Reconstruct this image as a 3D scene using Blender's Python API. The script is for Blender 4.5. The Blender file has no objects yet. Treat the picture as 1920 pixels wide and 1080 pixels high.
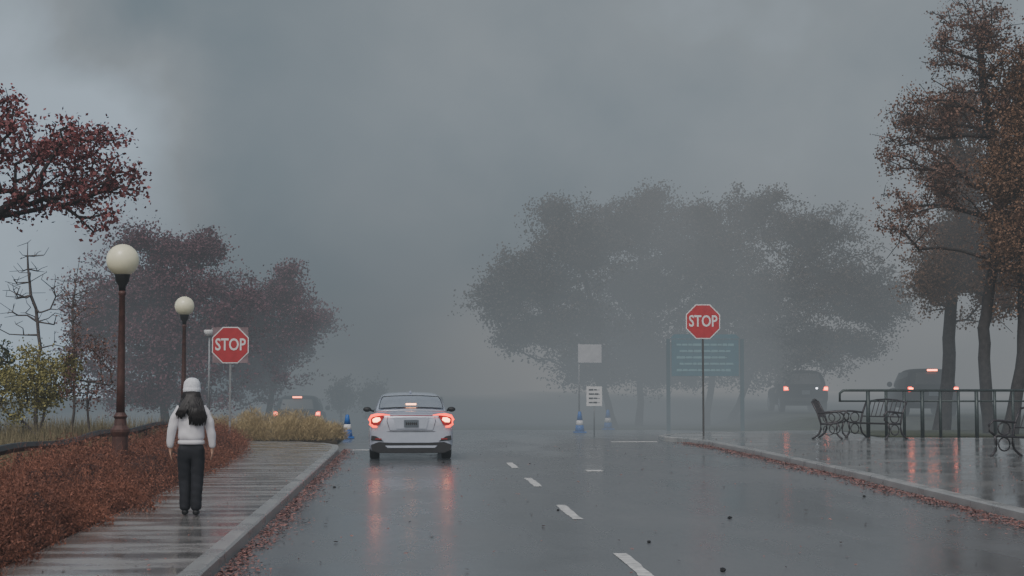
import bpy, bmesh, math, random, time
import numpy as np
from mathutils import Vector, Matrix, Euler
T0 = time.time()
random.seed(5); np.random.seed(5)
col = bpy.context.scene.collection
R = math.radians
# ---------------------------------------------------------------- camera
F = 3000.0; H = 1.67
PH = math.atan(177/F); TH = math.atan(188/F*math.cos(PH))
cd = bpy.data.cameras.new('camera'); cam = bpy.data.objects.new('camera', cd); col.objects.link(cam)
cd.sensor_width = 36; cd.lens = F/1920*36; cd.clip_end = 3000; cd.clip_start = .1
cam.location = (0, 0, H); cam.rotation_euler = (math.pi/2+PH, 0, -TH)
bpy.context.scene.camera = cam
CM = Euler((math.pi/2+PH, 0, -TH)).to_matrix()
def ray(px, py): return CM @ Vector(((px-960)/F, (540-py)/F, -1))
def at(px, py, Y):
    d = ray(px, py); return Vector((0, 0, H)) + d*(Y/d.y)
def gnd(px, py, z=0.0):
    d = ray(px, py); return Vector((0, 0, H)) + d*((z-H)/d.z)
# ---------------------------------------------------------------- node materials
def newmat(name):
    m = bpy.data.materials.new(name); m.use_nodes = True
    return m, m.node_tree, m.node_tree.nodes['Principled BSDF']
def mat(name, c, rough=.6, metal=0, var=.25, scale=6, bump=0, spec=.5, island=False, coat=0, c2=None):
    m, t, p = newmat(name)
    p.inputs['Roughness'].default_value = rough; p.inputs['Metallic'].default_value = metal
    p.inputs['Specular IOR Level'].default_value = spec; p.inputs['Coat Weight'].default_value = coat
    r = t.nodes.new('ShaderNodeValToRGB')
    a = [max(0, v*(1-var)) for v in c]; b = [min(1, v*(1+var)) for v in (c2 or c)]
    r.color_ramp.elements[0].color = (*a, 1); r.color_ramp.elements[1].color = (*b, 1)
    tc = t.nodes.new('ShaderNodeTexCoord')
    n = t.nodes.new('ShaderNodeTexNoise'); n.inputs['Scale'].default_value = scale; n.inputs['Detail'].default_value = 4
    t.links.new(tc.outputs['Object'], n.inputs['Vector'])
    if island:
        g = t.nodes.new('ShaderNodeNewGeometry')
        mx = t.nodes.new('ShaderNodeMath'); mx.operation = 'MULTIPLY_ADD'; mx.inputs[1].default_value = .55
        sb = t.nodes.new('ShaderNodeMath'); sb.operation = 'MULTIPLY_ADD'; sb.inputs[1].default_value = 1.1; sb.inputs[2].default_value = -.32
        t.links.new(n.outputs['Fac'], sb.inputs[0])
        t.links.new(g.outputs['Random Per Island'], mx.inputs[0]); t.links.new(sb.outputs[0], mx.inputs[2])
        t.links.new(mx.outputs[0], r.inputs['Fac'])
    else:
        t.links.new(n.outputs['Fac'], r.inputs['Fac']); r.color_ramp.elements[0].position = .3; r.color_ramp.elements[1].position = .7
    t.links.new(r.outputs['Color'], p.inputs['Base Color'])
    if bump:
        b_ = t.nodes.new('ShaderNodeBump'); b_.inputs['Strength'].default_value = bump; b_.inputs['Distance'].default_value = .01
        t.links.new(n.outputs['Fac'], b_.inputs['Height']); t.links.new(b_.outputs['Normal'], p.inputs['Normal'])
    return m
def emat(name, c, e, strength, rough=.3):
    m, t, p = newmat(name)
    p.inputs['Base Color'].default_value = (*c, 1); p.inputs['Roughness'].default_value = rough
    p.inputs['Emission Color'].default_value = (*e, 1)
    n = t.nodes.new('ShaderNodeTexNoise'); n.inputs['Scale'].default_value = 9
    mr = t.nodes.new('ShaderNodeMapRange'); mr.inputs['To Min'].default_value = strength*.75; mr.inputs['To Max'].default_value = strength*1.25
    t.links.new(n.outputs['Fac'], mr.inputs['Value']); t.links.new(mr.outputs[0], p.inputs['Emission Strength'])
    m['lit'] = 1
    return m
def wet(name, dark, light, rlo, rhi, scale, stretch=(1,1,1), bands=None, amp=.11, bump=.4):
    m, t, p = newmat(name); N = t.nodes; L = t.links
    g = N.new('ShaderNodeNewGeometry')
    mp = N.new('ShaderNodeMapping'); mp.inputs['Scale'].default_value = stretch
    L.new(g.outputs['Position'], mp.inputs['Vector'])
    n1 = N.new('ShaderNodeTexNoise'); n1.inputs['Scale'].default_value = scale; n1.inputs['Detail'].default_value = 6; n1.inputs['Roughness'].default_value = .6
    L.new(mp.outputs[0], n1.inputs['Vector'])
    n2 = N.new('ShaderNodeTexNoise'); n2.inputs['Scale'].default_value = 60; n2.inputs['Detail'].default_value = 3
    L.new(g.outputs['Position'], n2.inputs['Vector'])
    fac = n1.outputs['Fac']
    if bands:
        sx = N.new('ShaderNodeSeparateXYZ'); L.new(g.outputs['Position'], sx.inputs[0])
        w = N.new('ShaderNodeMath'); w.operation = 'MULTIPLY'; w.inputs[1].default_value = 2*math.pi/bands; L.new(sx.outputs['Y'], w.inputs[0])
        dn = N.new('ShaderNodeMath'); dn.operation = 'MULTIPLY_ADD'; dn.inputs[1].default_value = 3.0; L.new(n1.outputs['Fac'], dn.inputs[0]); L.new(w.outputs[0], dn.inputs[2])
        s = N.new('ShaderNodeMath'); s.operation = 'SINE'; L.new(dn.outputs[0], s.inputs[0])
        ma = N.new('ShaderNodeMath'); ma.operation = 'MULTIPLY_ADD'; ma.inputs[1].default_value = amp
        L.new(s.outputs[0], ma.inputs[0]); L.new(n1.outputs['Fac'], ma.inputs[2]); fac = ma.outputs[0]
    rr = N.new('ShaderNodeMapRange'); rr.interpolation_type = 'SMOOTHSTEP'
    rr.inputs['From Min'].default_value = .36; rr.inputs['From Max'].default_value = .64
    rr.inputs['To Min'].default_value = rlo; rr.inputs['To Max'].default_value = rhi
    L.new(fac, rr.inputs['Value']); L.new(rr.outputs[0], p.inputs['Roughness'])
    r = N.new('ShaderNodeValToRGB'); r.color_ramp.elements[0].position = .36; r.color_ramp.elements[1].position = .66
    r.color_ramp.elements[0].color = (*dark, 1); r.color_ramp.elements[1].color = (*light, 1)
    L.new(fac, r.inputs['Fac'])
    mx = N.new('ShaderNodeMixRGB'); mx.blend_type = 'MULTIPLY'; mx.inputs['Fac'].default_value = .4
    L.new(r.outputs['Color'], mx.inputs['Color1'])
    r2 = N.new('ShaderNodeValToRGB'); r2.color_ramp.elements[0].position = .35; r2.color_ramp.elements[0].color = (.5, .5, .5, 1); r2.color_ramp.elements[1].position = .6
    L.new(n2.outputs['Fac'], r2.inputs['Fac']); L.new(r2.outputs['Color'], mx.inputs['Color2'])
    L.new(mx.outputs['Color'], p.inputs['Base Color'])
    p.inputs['Coat Weight'].default_value = .3; p.inputs['Coat Roughness'].default_value = .18
    b = N.new('ShaderNodeBump'); b.inputs['Distance'].default_value = .004
    bs = N.new('ShaderNodeMapRange'); bs.inputs['From Min'].default_value = .36; bs.inputs['From Max'].default_value = .64; bs.inputs['To Min'].default_value = .06; bs.inputs['To Max'].default_value = bump
    L.new(fac, bs.inputs['Value']); L.new(bs.outputs[0], b.inputs['Strength'])
    L.new(n2.outputs['Fac'], b.inputs['Height']); L.new(b.outputs['Normal'], p.inputs['Normal'])
    return m
M = {}
M['asphalt'] = wet('wet_asphalt', (.098, .103, .108), (.155, .159, .163), .16, .40, .32, (1.5, .5, 1))
M['concrete'] = wet('wet_concrete', (.14, .133, .127), (.31, .297, .28), .08, .32, 1.1, (.8, 1.6, 1), bands=.62, amp=.07)
M['kerb'] = wet('kerb_concrete', (.24, .245, .24), (.35, .35, .34), .22, .45, 1.5)
M['plaza'] = wet('plaza_paving', (.09, .09, .09), (.21, .21, .20), .035, .22, .6, (.7, 1.2, 1))
M['soil'] = mat('soil', (.045, .035, .025), .9, var=.4, scale=3, bump=.5)
M['lawn'] = mat('lawn', (.045, .055, .03), .9, var=.4, scale=2, bump=.5)
M['paint'] = mat('road_paint', (.60, .60, .58), .35, var=.35, scale=9)
M['bark'] = mat('bark', (.05, .04, .035), .85, var=.4, scale=8, bump=.6)
M['bark_dark'] = mat('dark_bark', (.03, .026, .025), .85, var=.4, scale=8, bump=.6)
M['twig'] = mat('grey_twig', (.10, .085, .08), .85, var=.3)
M['leaf_red'] = mat('maple_leaf', (.095, .022, .03), .6, var=.4, island=True, scale=1.2, c2=(.25, .08, .078))
M['leaf_purple'] = mat('purple_leaf', (.085, .030, .042), .7, var=.2, island=True, scale=.6, c2=(.14, .052, .066))
M['leaf_brown'] = mat('brown_leaf', (.05, .041, .034), .7, var=.2, island=True, scale=.4, c2=(.08, .063, .05))
M['leaf_orange'] = mat('orange_leaf', (.085, .05, .032), .7, var=.25, island=True, scale=.6, c2=(.21, .11, .058))
M['leaf_grey'] = mat('rust_leaf', (.07, .045, .036), .7, var=.25, island=True, scale=.6, c2=(.18, .09, .06))
M['leaf_green'] = mat('yellow_green_leaf', (.14, .13, .04), .7, var=.4, island=True, scale=2, c2=(.34, .31, .11))
M['leaf_dark'] = mat('dark_green_leaf', (.03, .04, .02), .7, var=.4, island=True, scale=2, c2=(.08, .09, .04))
M['leaf_pink'] = mat('pink_leaf', (.14, .07, .06), .7, var=.3, island=True, scale=2, c2=(.26, .14, .11))
M['rust_shrub'] = mat('rust_shrub', (.085, .029, .021), .75, var=.4, island=True, scale=1.1, c2=(.245, .098, .060))
M['straw'] = mat('straw_grass', (.26, .19, .09), .8, var=.3, island=True, scale=1.3, c2=(.46, .36, .19))
M['dry_grass'] = mat('dry_grass', (.09, .08, .045), .8, var=.3, island=True, scale=1.3, c2=(.24, .20, .11))
M['litter'] = mat('leaf_litter', (.08, .032, .028), .55, var=.4, island=True, scale=2, c2=(.28, .14, .12))
M['lamp_post'] = mat('rusty_lamp_paint', (.075, .032, .025), .55, var=.3, scale=12)
M['black'] = mat('black_metal', (.015, .015, .016), .5, var=.2)
M['globe'] = mat('milk_glass', (.86, .83, .60), .25, var=.05, coat=.3)
M['galv'] = mat('galvanised_steel', (.25, .26, .27), .5, .5, var=.15)
M['dark_post'] = mat('weathered_post', (.07, .07, .07), .6, .2, var=.15)
M['sign_red'] = mat('sign_red', (.42, .028, .035), .4, var=.12)
M['sign_white'] = mat('sign_white', (.70, .70, .70), .4, var=.06)
M['sign_back'] = mat('sign_backing', (.22, .15, .16), .5, var=.25)
M['teal'] = mat('teal_board', (.006, .13, .18), .5, var=.15, scale=3)
M['teal_dark'] = mat('dark_teal_post', (.008, .06, .08), .5, var=.15, scale=3)
M['pale_teal'] = mat('pale_teal', (.20, .42, .46), .5, var=.1)
M['rail'] = mat('railing_paint', (.045, .06, .06), .4, .3, var=.2)
M['iron'] = mat('bench_iron', (.05, .045, .05), .4, .3, var=.2)
M['silver'] = mat('silver_paint', (.46, .50, .59), .26, .35, var=.04, coat=.8)
M['dark_paint'] = mat('dark_car_paint', (.008, .009, .011), .7, 0, var=.1, spec=.2)
M['glass'] = mat('car_glass', (.03, .04, .045), .06, 0, var=.1, spec=1, coat=1)
M['dark_glass'] = mat('dark_car_glass', (.012, .014, .016), .35, 0, var=.1)
M['rear_glass'] = mat('rear_glass', (.58, .64, .68), .12, .75, var=.10, scale=2, spec=1, coat=1)  # pale metallic colour imitates bright sky mirrored in the rear window
M['plastic'] = mat('black_plastic', (.018, .018, .02), .55, var=.2)
M['rubber'] = mat('tyre_rubber', (.012, .012, .013), .6, var=.2)
M['alloy'] = mat('alloy', (.35, .36, .38), .3, .8, var=.1)
M['tail'] = emat('tail_light', (.5, .01, .01), (1, .06, .025), 3.4)
M['tail_core'] = emat('tail_light_core', (.8, .2, .1), (1, .42, .22), 7.5)
M['tail_far'] = emat('far_tail_light', (.8, .05, .03), (1, .05, .02), 7.0)
M['tail_far_core'] = emat('far_tail_core', (.8, .1, .05), (1, .20, .09), 18.0)
M['tail_off'] = mat('tail_lens', (.3, .01, .012), .2, var=.1, coat=.5)
M['head'] = emat('white_light', (.8, .8, .8), (.85, .9, 1), 11)
M['plate'] = mat('plate_dark', (.10, .12, .14), .4, var=.1)
M['blue'] = mat('blue_plastic', (.015, .12, .42), .45, var=.12)
M['skin'] = mat('skin', (.42, .25, .18), .5, var=.06)
M['jacket'] = mat('white_jacket', (.66, .65, .68), .65, var=.06, scale=14)
M['trousers'] = mat('black_trousers', (.012, .013, .018), .8, var=.3)
M['hair'] = mat('dark_hair', (.014, .011, .011), .5, var=.3, scale=40)
M['beanie'] = mat('white_knit', (.66, .68, .72), .85, var=.12, scale=60, bump=.5)
M['boot'] = mat('black_boot', (.01, .01, .011), .4, var=.2)
M['faded'] = mat('faded_sign', (.5, .5, .52), .5, var=.1)
# ---------------------------------------------------------------- helpers
def link(name, me, m, parent=None, smooth=False):
    o = bpy.data.objects.new(name, me); col.objects.link(o)
    if m is not None: me.materials.append(m)
    if parent: o.parent = parent
    if smooth:
        for p in me.polygons: p.use_smooth = True
    return o
def tag(o, label=None, cat=None, group=None, kind=None):
    if label: o['label'] = label
    if cat: o['category'] = cat
    if group: o['group'] = group
    if kind: o['kind'] = kind
    return o
def thing(name, label, cat, loc, rz=0, group=None):
    o = bpy.data.objects.new(name, None); col.objects.link(o); o.location = loc; o.rotation_euler = (0, 0, rz)
    o.empty_display_size = .1
    return tag(o, label, cat, group)
class MB:
    def __init__(s): s.v = []; s.f = []
    def add(s, vs, fs):
        k = len(s.v); s.v += [tuple(v) for v in vs]; s.f += [tuple(i+k for i in f) for f in fs]; return s
    def box(s, c, d, rz=0):
        cx, cy, cz = c; dx, dy, dz = d[0]/2, d[1]/2, d[2]/2
        vs = []
        for z in (-dz, dz):
            for x, y in ((-dx, -dy), (dx, -dy), (dx, dy), (-dx, dy)):
                vs.append((cx+x*math.cos(rz)-y*math.sin(rz), cy+x*math.sin(rz)+y*math.cos(rz), cz+z))
        return s.add(vs, [(3, 2, 1, 0), (4, 5, 6, 7), (0, 1, 5, 4), (1, 2, 6, 5), (2, 3, 7, 6), (3, 0, 4, 7)])
    def tube(s, pts, r, n=8, closed=False):
        pts = [Vector(p) for p in pts]; m = len(pts)
        rs = r if isinstance(r, (list, tuple)) else [r]*m
        vs = []
        for i, p in enumerate(pts):
            a = pts[(i-1) % m] if (closed or i > 0) else p; b = pts[(i+1) % m] if (closed or i < m-1) else p
            d = (b-a).normalized(); u = d.cross(Vector((0, 0, 1)))
            if u.length < .05: u = d.cross(Vector((0, 1, 0)))
            u.normalize(); w = u.cross(d)
            for k in range(n):
                t = 2*math.pi*k/n; vs.append(p+(u*math.cos(t)+w*math.sin(t))*rs[i])
        fs = []
        for i in range(m if closed else m-1):
            j = (i+1) % m
            for k in range(n): fs.append((i*n+k, i*n+(k+1) % n, j*n+(k+1) % n, j*n+k))
        if not closed: fs += [tuple(range(n-1, -1, -1)), tuple((m-1)*n+k for k in range(n))]
        return s.add(vs, fs)
    def rings(s, secs, n=20):
        vs = []; fs = []
        for cx, cy, z, rx, ry in secs:
            for k in range(n):
                t = 2*math.pi*k/n; vs.append((cx+rx*math.cos(t), cy+ry*math.sin(t), z))
        for i in range(len(secs)-1):
            for k in range(n): fs.append((i*n+k, i*n+(k+1) % n, (i+1)*n+(k+1) % n, (i+1)*n+k))
        fs += [tuple(range(n-1, -1, -1)), tuple((len(secs)-1)*n+k for k in range(n))]
        return s.add(vs, fs)
    def lathe(s, prof, c=(0, 0, 0), n=24, axis='z'):
        vs = []
        for r, z in prof:
            for k in range(n):
                t = 2*math.pi*k/n
                if axis == 'z': vs.append((c[0]+r*math.cos(t), c[1]+r*math.sin(t), c[2]+z))
                elif axis == 'x': vs.append((c[0]+z, c[1]+r*math.cos(t), c[2]+r*math.sin(t)))
        fs = []
        for i in range(len(prof)-1):
            for k in range(n): fs.append((i*n+k, i*n+(k+1) % n, (i+1)*n+(k+1) % n, (i+1)*n+k))
        fs += [tuple(range(n-1, -1, -1)), tuple((len(prof)-1)*n+k for k in range(n))]
        return s.add(vs, fs)
    def prism(s, poly, z0, z1):
        n = len(poly)
        vs = [(x, y, z0) for x, y in poly]+[(x, y, z1) for x, y in poly]
        return s.add(vs, [tuple(range(n-1, -1, -1)), tuple(range(n, 2*n))]+[(i, (i+1) % n, n+(i+1) % n, n+i) for i in range(n)])
    def plate(s, poly, y0, y1):
        n = len(poly)
        vs = [(x, y0, z) for x, z in poly]+[(x, y1, z) for x, z in poly]
        return s.add(vs, [tuple(range(n)), tuple(range(2*n-1, n-1, -1))]+[(i, n+i, n+(i+1) % n, (i+1) % n) for i in range(n)])
    def build(s, name, m, parent=None, smooth=False, bevel=0, sub=0):
        me = bpy.data.meshes.new(name); me.from_pydata(s.v, [], s.f); me.update()
        bm = bmesh.new(); bm.from_mesh(me); bmesh.ops.recalc_face_normals(bm, faces=bm.faces)
        if bevel: bmesh.ops.bevel(bm, geom=list(bm.edges), offset=bevel, segments=2, affect='EDGES')
        bm.to_mesh(me); bm.free()
        o = link(name, me, m, parent, smooth)
        if sub:
            q = o.modifiers.new('s', 'SUBSURF'); q.levels = q.render_levels = sub
        return o
def sphere_prof(r, n=14, z=0, z0=-1, z1=1):
    a0 = math.asin(z0); a1 = math.asin(z1)
    return [(max(.001, r*math.cos(a0+(a1-a0)*i/n)), z+r*math.sin(a0+(a1-a0)*i/n)) for i in range(n+1)]
def bake(o):
    dg = bpy.context.evaluated_depsgraph_get(); me = bpy.data.meshes.new_from_object(o.evaluated_get(dg))
    o.modifiers.clear(); o.data = me; return o
def text_mesh(txt, size, ext=.003, off=.0, sx=1.0):
    cu = bpy.data.curves.new('t', 'FONT'); cu.body = txt; cu.size = size; cu.align_x = 'CENTER'; cu.align_y = 'CENTER'
    cu.extrude = ext; cu.offset = off; cu.resolution_u = 3
    o = bpy.data.objects.new('t', cu); col.objects.link(o)
    dg = bpy.context.evaluated_depsgraph_get(); me = bpy.data.meshes.new_from_object(o.evaluated_get(dg))
    bpy.data.objects.remove(o)
    me.transform(Matrix.Scale(sx, 4, (1, 0, 0))); me.transform(Matrix.Rotation(math.pi/2, 4, 'X'))
    return me
def quads(centers, U, V, name, m, parent=None):
    n = len(centers); c = centers
    v = np.empty((n, 4, 3)); v[:, 0] = c-U; v[:, 1] = c-V*.6+U*.1; v[:, 2] = c+U; v[:, 3] = c+V*.6+U*.1
    me = bpy.data.meshes.new(name); me.vertices.add(n*4); me.vertices.foreach_set('co', v.ravel())
    me.loops.add(n*4); me.loops.foreach_set('vertex_index', np.arange(n*4, dtype=np.int32))
    me.polygons.add(n); me.polygons.foreach_set('loop_start', np.arange(0, n*4, 4, dtype=np.int32))
    me.update(calc_edges=True)
    return link(name, me, m, parent)
def rnd_dirs(n):
    d = np.random.normal(size=(n, 3)); return d/np.linalg.norm(d, axis=1)[:, None]
def leaf_cloud(c, size, name, m, parent=None):
    n = len(c); a = rnd_dirs(n); b = np.cross(a, rnd_dirs(n)); b /= np.linalg.norm(b, axis=1)[:, None]+1e-6
    s = size*np.random.uniform(.55, 1.25, (n, 1))
    return quads(c, a*s*.6, b*s*.75, name, m, parent)
def blades(c, h, w, lean, name, m, parent=None):
    n = len(c); d = np.random.normal(size=(n, 3))*lean; d[:, 2] = 1; d /= np.linalg.norm(d, axis=1)[:, None]
    b = np.cross(d, rnd_dirs(n)); b /= np.linalg.norm(b, axis=1)[:, None]+1e-6
    hh = h*np.random.uniform(.5, 1.2, (n, 1))
    return quads(c+d*hh*.5, d*hh*.5, b*w, name, m, parent)
# ---------------------------------------------------------------- setting
def sheet(name, poly, z, m):
    me = bpy.data.meshes.new(name); me.from_pydata([(x, y, z) for x, y in poly], [], [tuple(range(len(poly)))]); me.update()
    return tag(link(name, me, m), kind='structure')
def sst(a, b, x):
    t = max(0, min(1, (x-a)/(b-a))); return t*t*(3-2*t)
def gz(x, y):
    return -.03-.42*sst(56.5, 60, y)*sst(2, -2, x)+.50*sst(52.5, 54.8, y)*sst(11.5, 14.5, x)
gxs = [-900, -300, -120]+[-60+2*i for i in range(61)]+[120, 300, 900]
gys = [-200, 0, 40]+[50+1.0*i for i in range(31)]+[90, 110, 150, 300, 900]
me = bpy.data.meshes.new('ground'); nx = len(gxs)
me.from_pydata([(x, y, gz(x, y)) for y in gys for x in gxs], [], [(j*nx+i, j*nx+i+1, (j+1)*nx+i+1, (j+1)*nx+i) for j in range(len(gys)-1) for i in range(nx-1)]); me.update()
tag(link('ground', me, M['lawn'], None, True), kind='structure')
sheet('road', [(-90, -25), (90, -25), (90, 52), (12, 52.4), (9, 56.3), (-90, 56.3)], 0, M['asphalt'])
def slab(name, poly, z1, m, z0=-.02):
    return tag(MB().prism(poly, z0, z1).build(name, m), kind='structure')
def inset_strip(line, w, z1, name, m, bev=.02):
    L = [Vector((*p, 0)) for p in line]; nrm = []
    for i in range(len(L)):
        a = L[max(0, i-1)]; b = L[min(len(L)-1, i+1)]; d = (b-a).normalized(); nrm.append(Vector((-d.y, d.x, 0)))
    vs = []
    for p, n in zip(L, nrm):
        vs += [p+Vector((0, 0, -.02)), p+Vector((0, 0, z1-bev)), p+n*bev+Vector((0, 0, z1)), p+n*w+Vector((0, 0, z1)), p+n*w+Vector((0, 0, -.02))]
    fs = []
    for i in range(len(L)-1):
        for k in range(4): fs.append((i*5+k, i*5+k+1, (i+1)*5+k+1, (i+1)*5+k))
    me = bpy.data.meshes.new(name); me.from_pydata(vs, [], fs); me.update()
    bm = bmesh.new(); bm.from_mesh(me); bmesh.ops.recalc_face_normals(bm, faces=bm.faces); bm.to_mesh(me); bm.free()
    return tag(link(name, me, m), kind='structure')
KX = -1.70
lk = [(KX, -20), (KX, 10), (KX, 25), (KX, 38), (KX-.1, 39.8), (KX-.5, 41.2), (KX-1.3, 42.1), (KX-2.6, 42.5), (-8, 42.6), (-60, 42.6)]
inset_strip(lk, .17, .13, 'kerb_left', M['kerb'])
slab('sidewalk_left', [(KX-.168, -20), (KX-.168, 38), (KX-.26, 39.7), (KX-.62, 41.0), (KX-1.35, 41.88), (-5.0, 42.25), (-4.4, 40.5), (-3.7, 35), (-3.55, 28), (-3.38, 12), (-3.3, -20)], .126, M['concrete'])
slab('planting_bed', [(-3.3, -20), (-3.38, 12), (-3.55, 28), (-3.7, 35), (-4.4, 40.5), (-5.0, 42.25), (-5.0, 42.4), (-60, 42.4), (-60, -20)], .09, M['soil'], -.015)
slab('verge_left', [(-2.0, 43.6), (-2.0, 48), (-3, 49.2), (-60, 49.2), (-60, 43.6)], .08, M['soil'])
rk = [(60, 51.5), (12, 50.8), (9.2, 49.4), (7.6, 47.6), (7.15, 46.3), (7.2, 45.4), (7.6, 44.2), (7.8, 42), (7.82, 36), (7.65, 27), (7.3, 19), (7.1, 12), (7.0, -20)]
inset_strip(rk, .18, .13, 'kerb_right', M['kerb'])
rp = [(60, 51.3), (12.05, 50.6), (9.3, 49.2), (7.78, 47.5), (7.33, 46.3), (7.37, 45.4), (7.77, 44.2), (7.97, 42), (7.99, 36), (7.82, 27), (7.47, 19), (7.27, 12), (7.17, -20), (60, -20)]
slab('plaza_right', rp, .126, M['plaza'])
slab('grass_verge', [(13.2, 44.6), (60, 41), (60, 50.9), (13.6, 50.3)], .15, M['lawn'], .1)
for ya, yb in ((1040, 1084), (948, 975), (897, 913), (868, 878)):
    Ya = gnd(900, ya).y; Yb = gnd(900, yb).y
    xs = 2.03; w = .065
    me = bpy.data.meshes.new('lane_dash'); n = 6; rr = [random.uniform(-.012, .012) for _ in range(14)]
    vs = [(xs-w+rr[k], Ya+(Yb-Ya)*k/n, .005) for k in range(n+1)]+[(xs+w+rr[k+7], Ya+(Yb-Ya)*k/n, .005) for k in range(n+1)]
    me.from_pydata(vs, [], [(k, k+1, n+2+k, n+1+k) for k in range(n)]); me.update()
    tag(link('road_marking', me, M['paint']), kind='structure')
for k, (xa, xb, Y) in enumerate([(-1.6, -.95, 39.6), (5.6, 6.9, 44.6), (3.3, 3.6, 30.0)]):
    me = bpy.data.meshes.new('stop_line'); me.from_pydata([(xa, Y, .005), (xb, Y, .005), (xb, Y+.5, .005), (xa, Y+.5, .005)], [], [(0, 1, 2, 3)]); me.update()
    tag(link('road_marking', me, M['paint']), kind='structure')
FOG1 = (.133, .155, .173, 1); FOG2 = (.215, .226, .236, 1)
def nmath(N, L, op, a, b=None, c_=None, clamp=False):
    q = N.new('ShaderNodeMath'); q.operation = op; q.use_clamp = clamp
    for i, v in enumerate((a, b, c_)):
        if v is None: continue
        if isinstance(v, (int, float)): q.inputs[i].default_value = v
        else: L.new(v, q.inputs[i])
    return q.outputs[0]
def nramp(N, L, src, f0, f1, t0, t1):
    q = N.new('ShaderNodeMapRange'); q.interpolation_type = 'SMOOTHSTEP'; q.inputs['From Min'].default_value = f0; q.inputs['From Max'].default_value = f1; q.inputs['To Min'].default_value = t0; q.inputs['To Max'].default_value = t1
    L.new(src, q.inputs['Value']); return q.outputs[0]
def fog_paint(t, pos):
    """haze colour painted into the materials and sky backdrop (noise in world position)"""
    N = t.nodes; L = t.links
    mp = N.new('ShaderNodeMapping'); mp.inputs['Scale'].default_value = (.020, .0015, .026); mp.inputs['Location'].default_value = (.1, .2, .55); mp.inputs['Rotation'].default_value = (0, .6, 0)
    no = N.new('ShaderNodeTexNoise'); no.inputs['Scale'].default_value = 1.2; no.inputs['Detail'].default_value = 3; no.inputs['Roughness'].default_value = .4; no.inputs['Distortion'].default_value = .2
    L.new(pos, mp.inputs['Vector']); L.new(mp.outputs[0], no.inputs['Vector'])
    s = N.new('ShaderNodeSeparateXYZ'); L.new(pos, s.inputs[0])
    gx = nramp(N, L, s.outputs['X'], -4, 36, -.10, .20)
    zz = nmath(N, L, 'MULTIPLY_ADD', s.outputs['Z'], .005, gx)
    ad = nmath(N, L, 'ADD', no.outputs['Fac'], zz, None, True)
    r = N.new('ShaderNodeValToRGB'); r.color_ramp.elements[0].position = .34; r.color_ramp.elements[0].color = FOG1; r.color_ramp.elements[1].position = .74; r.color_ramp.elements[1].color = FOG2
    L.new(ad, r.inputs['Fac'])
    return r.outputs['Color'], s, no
def sky():
    n = 48; RR = 230; vs = []; fs = []; m_ = 12
    for j in range(m_+1):
        z = -6+j*12
        for i in range(n+1):
            a = R(-62+124*i/n)+R(4); vs.append((RR*math.sin(a), RR*math.cos(a), z))
    for j in range(m_):
        for i in range(n): fs.append((j*(n+1)+i, (j+1)*(n+1)+i, (j+1)*(n+1)+i+1, j*(n+1)+i+1))
    me = bpy.data.meshes.new('sky'); me.from_pydata(vs, [], fs); me.update()
    m = bpy.data.materials.new('overcast_sky'); m.use_nodes = True; t = m.node_tree; t.nodes.clear(); N = t.nodes; L = t.links
    o = N.new('ShaderNodeOutputMaterial'); e = N.new('ShaderNodeEmission'); g = N.new('ShaderNodeNewGeometry')
    fc, s, _ = fog_paint(t, g.outputs['Position'])
    X = s.outputs['X']; Z = s.outputs['Z']
    mp = N.new('ShaderNodeMapping'); mp.inputs['Scale'].default_value = (.024, .006, .026); mp.inputs['Location'].default_value = (.95, 0, .35); mp.inputs['Rotation'].default_value = (0, -.4, 0)
    no = N.new('ShaderNodeTexNoise'); no.inputs['Scale'].default_value = 1.3; no.inputs['Detail'].default_value = 6; no.inputs['Roughness'].default_value = .46; no.inputs['Distortion'].default_value = .15
    L.new(g.outputs['Position'], mp.inputs['Vector']); L.new(mp.outputs[0], no.inputs['Vector'])
    nf = no.outputs['Fac']
    ax = nmath(N, L, 'ADD', nmath(N, L, 'MULTIPLY_ADD', Z, .38, X), nmath(N, L, 'MULTIPLY_ADD', nf, -50, 25))
    ax = nmath(N, L, 'ADD', ax, 13)
    bank = nmath(N, L, 'MULTIPLY', nmath(N, L, 'EXPONENT', nmath(N, L, 'MULTIPLY', nmath(N, L, 'MULTIPLY', ax, ax), -1/420)), -.17)
    dg = nmath(N, L, 'MULTIPLY_ADD', nf, -30, nmath(N, L, 'MULTIPLY_ADD', Z, .10, X))
    lft = nramp(N, L, dg, -38, -72, 0, .52)
    rgt = nramp(N, L, X, -15, 60, 0, .12)
    ad = nmath(N, L, 'ADD', nmath(N, L, 'ADD', nmath(N, L, 'ADD', lft, rgt), nmath(N, L, 'MULTIPLY_ADD', nf, .85, .12)), bank)
    r = N.new('ShaderNodeValToRGB'); r.color_ramp.elements[0].position = .30; r.color_ramp.elements[0].color = (.165, .205, .238, 1)
    r.color_ramp.elements[1].position = 1.0; r.color_ramp.elements[1].color = (.38, .47, .56, 1)
    k = r.color_ramp.elements.new(.62); k.color = (.25, .285, .315, 1)
    L.new(ad, r.inputs['Fac'])
    hm = nmath(N, L, 'MAXIMUM', nramp(N, L, Z, 2, 42, 0, 1), nramp(N, L, dg, -42, -70, 0, .85))
    mx = N.new('ShaderNodeMixRGB'); L.new(hm, mx.inputs['Fac']); L.new(fc, mx.inputs['Color1']); L.new(r.outputs['Color'], mx.inputs['Color2'])
    L.new(mx.outputs['Color'], e.inputs['Color']); L.new(e.outputs[0], o.inputs['Surface'])
    m.cycles.emission_sampling = 'NONE'; m['nohaze'] = 1
    tag(link('sky', me, m), kind='structure')
sky()
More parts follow.
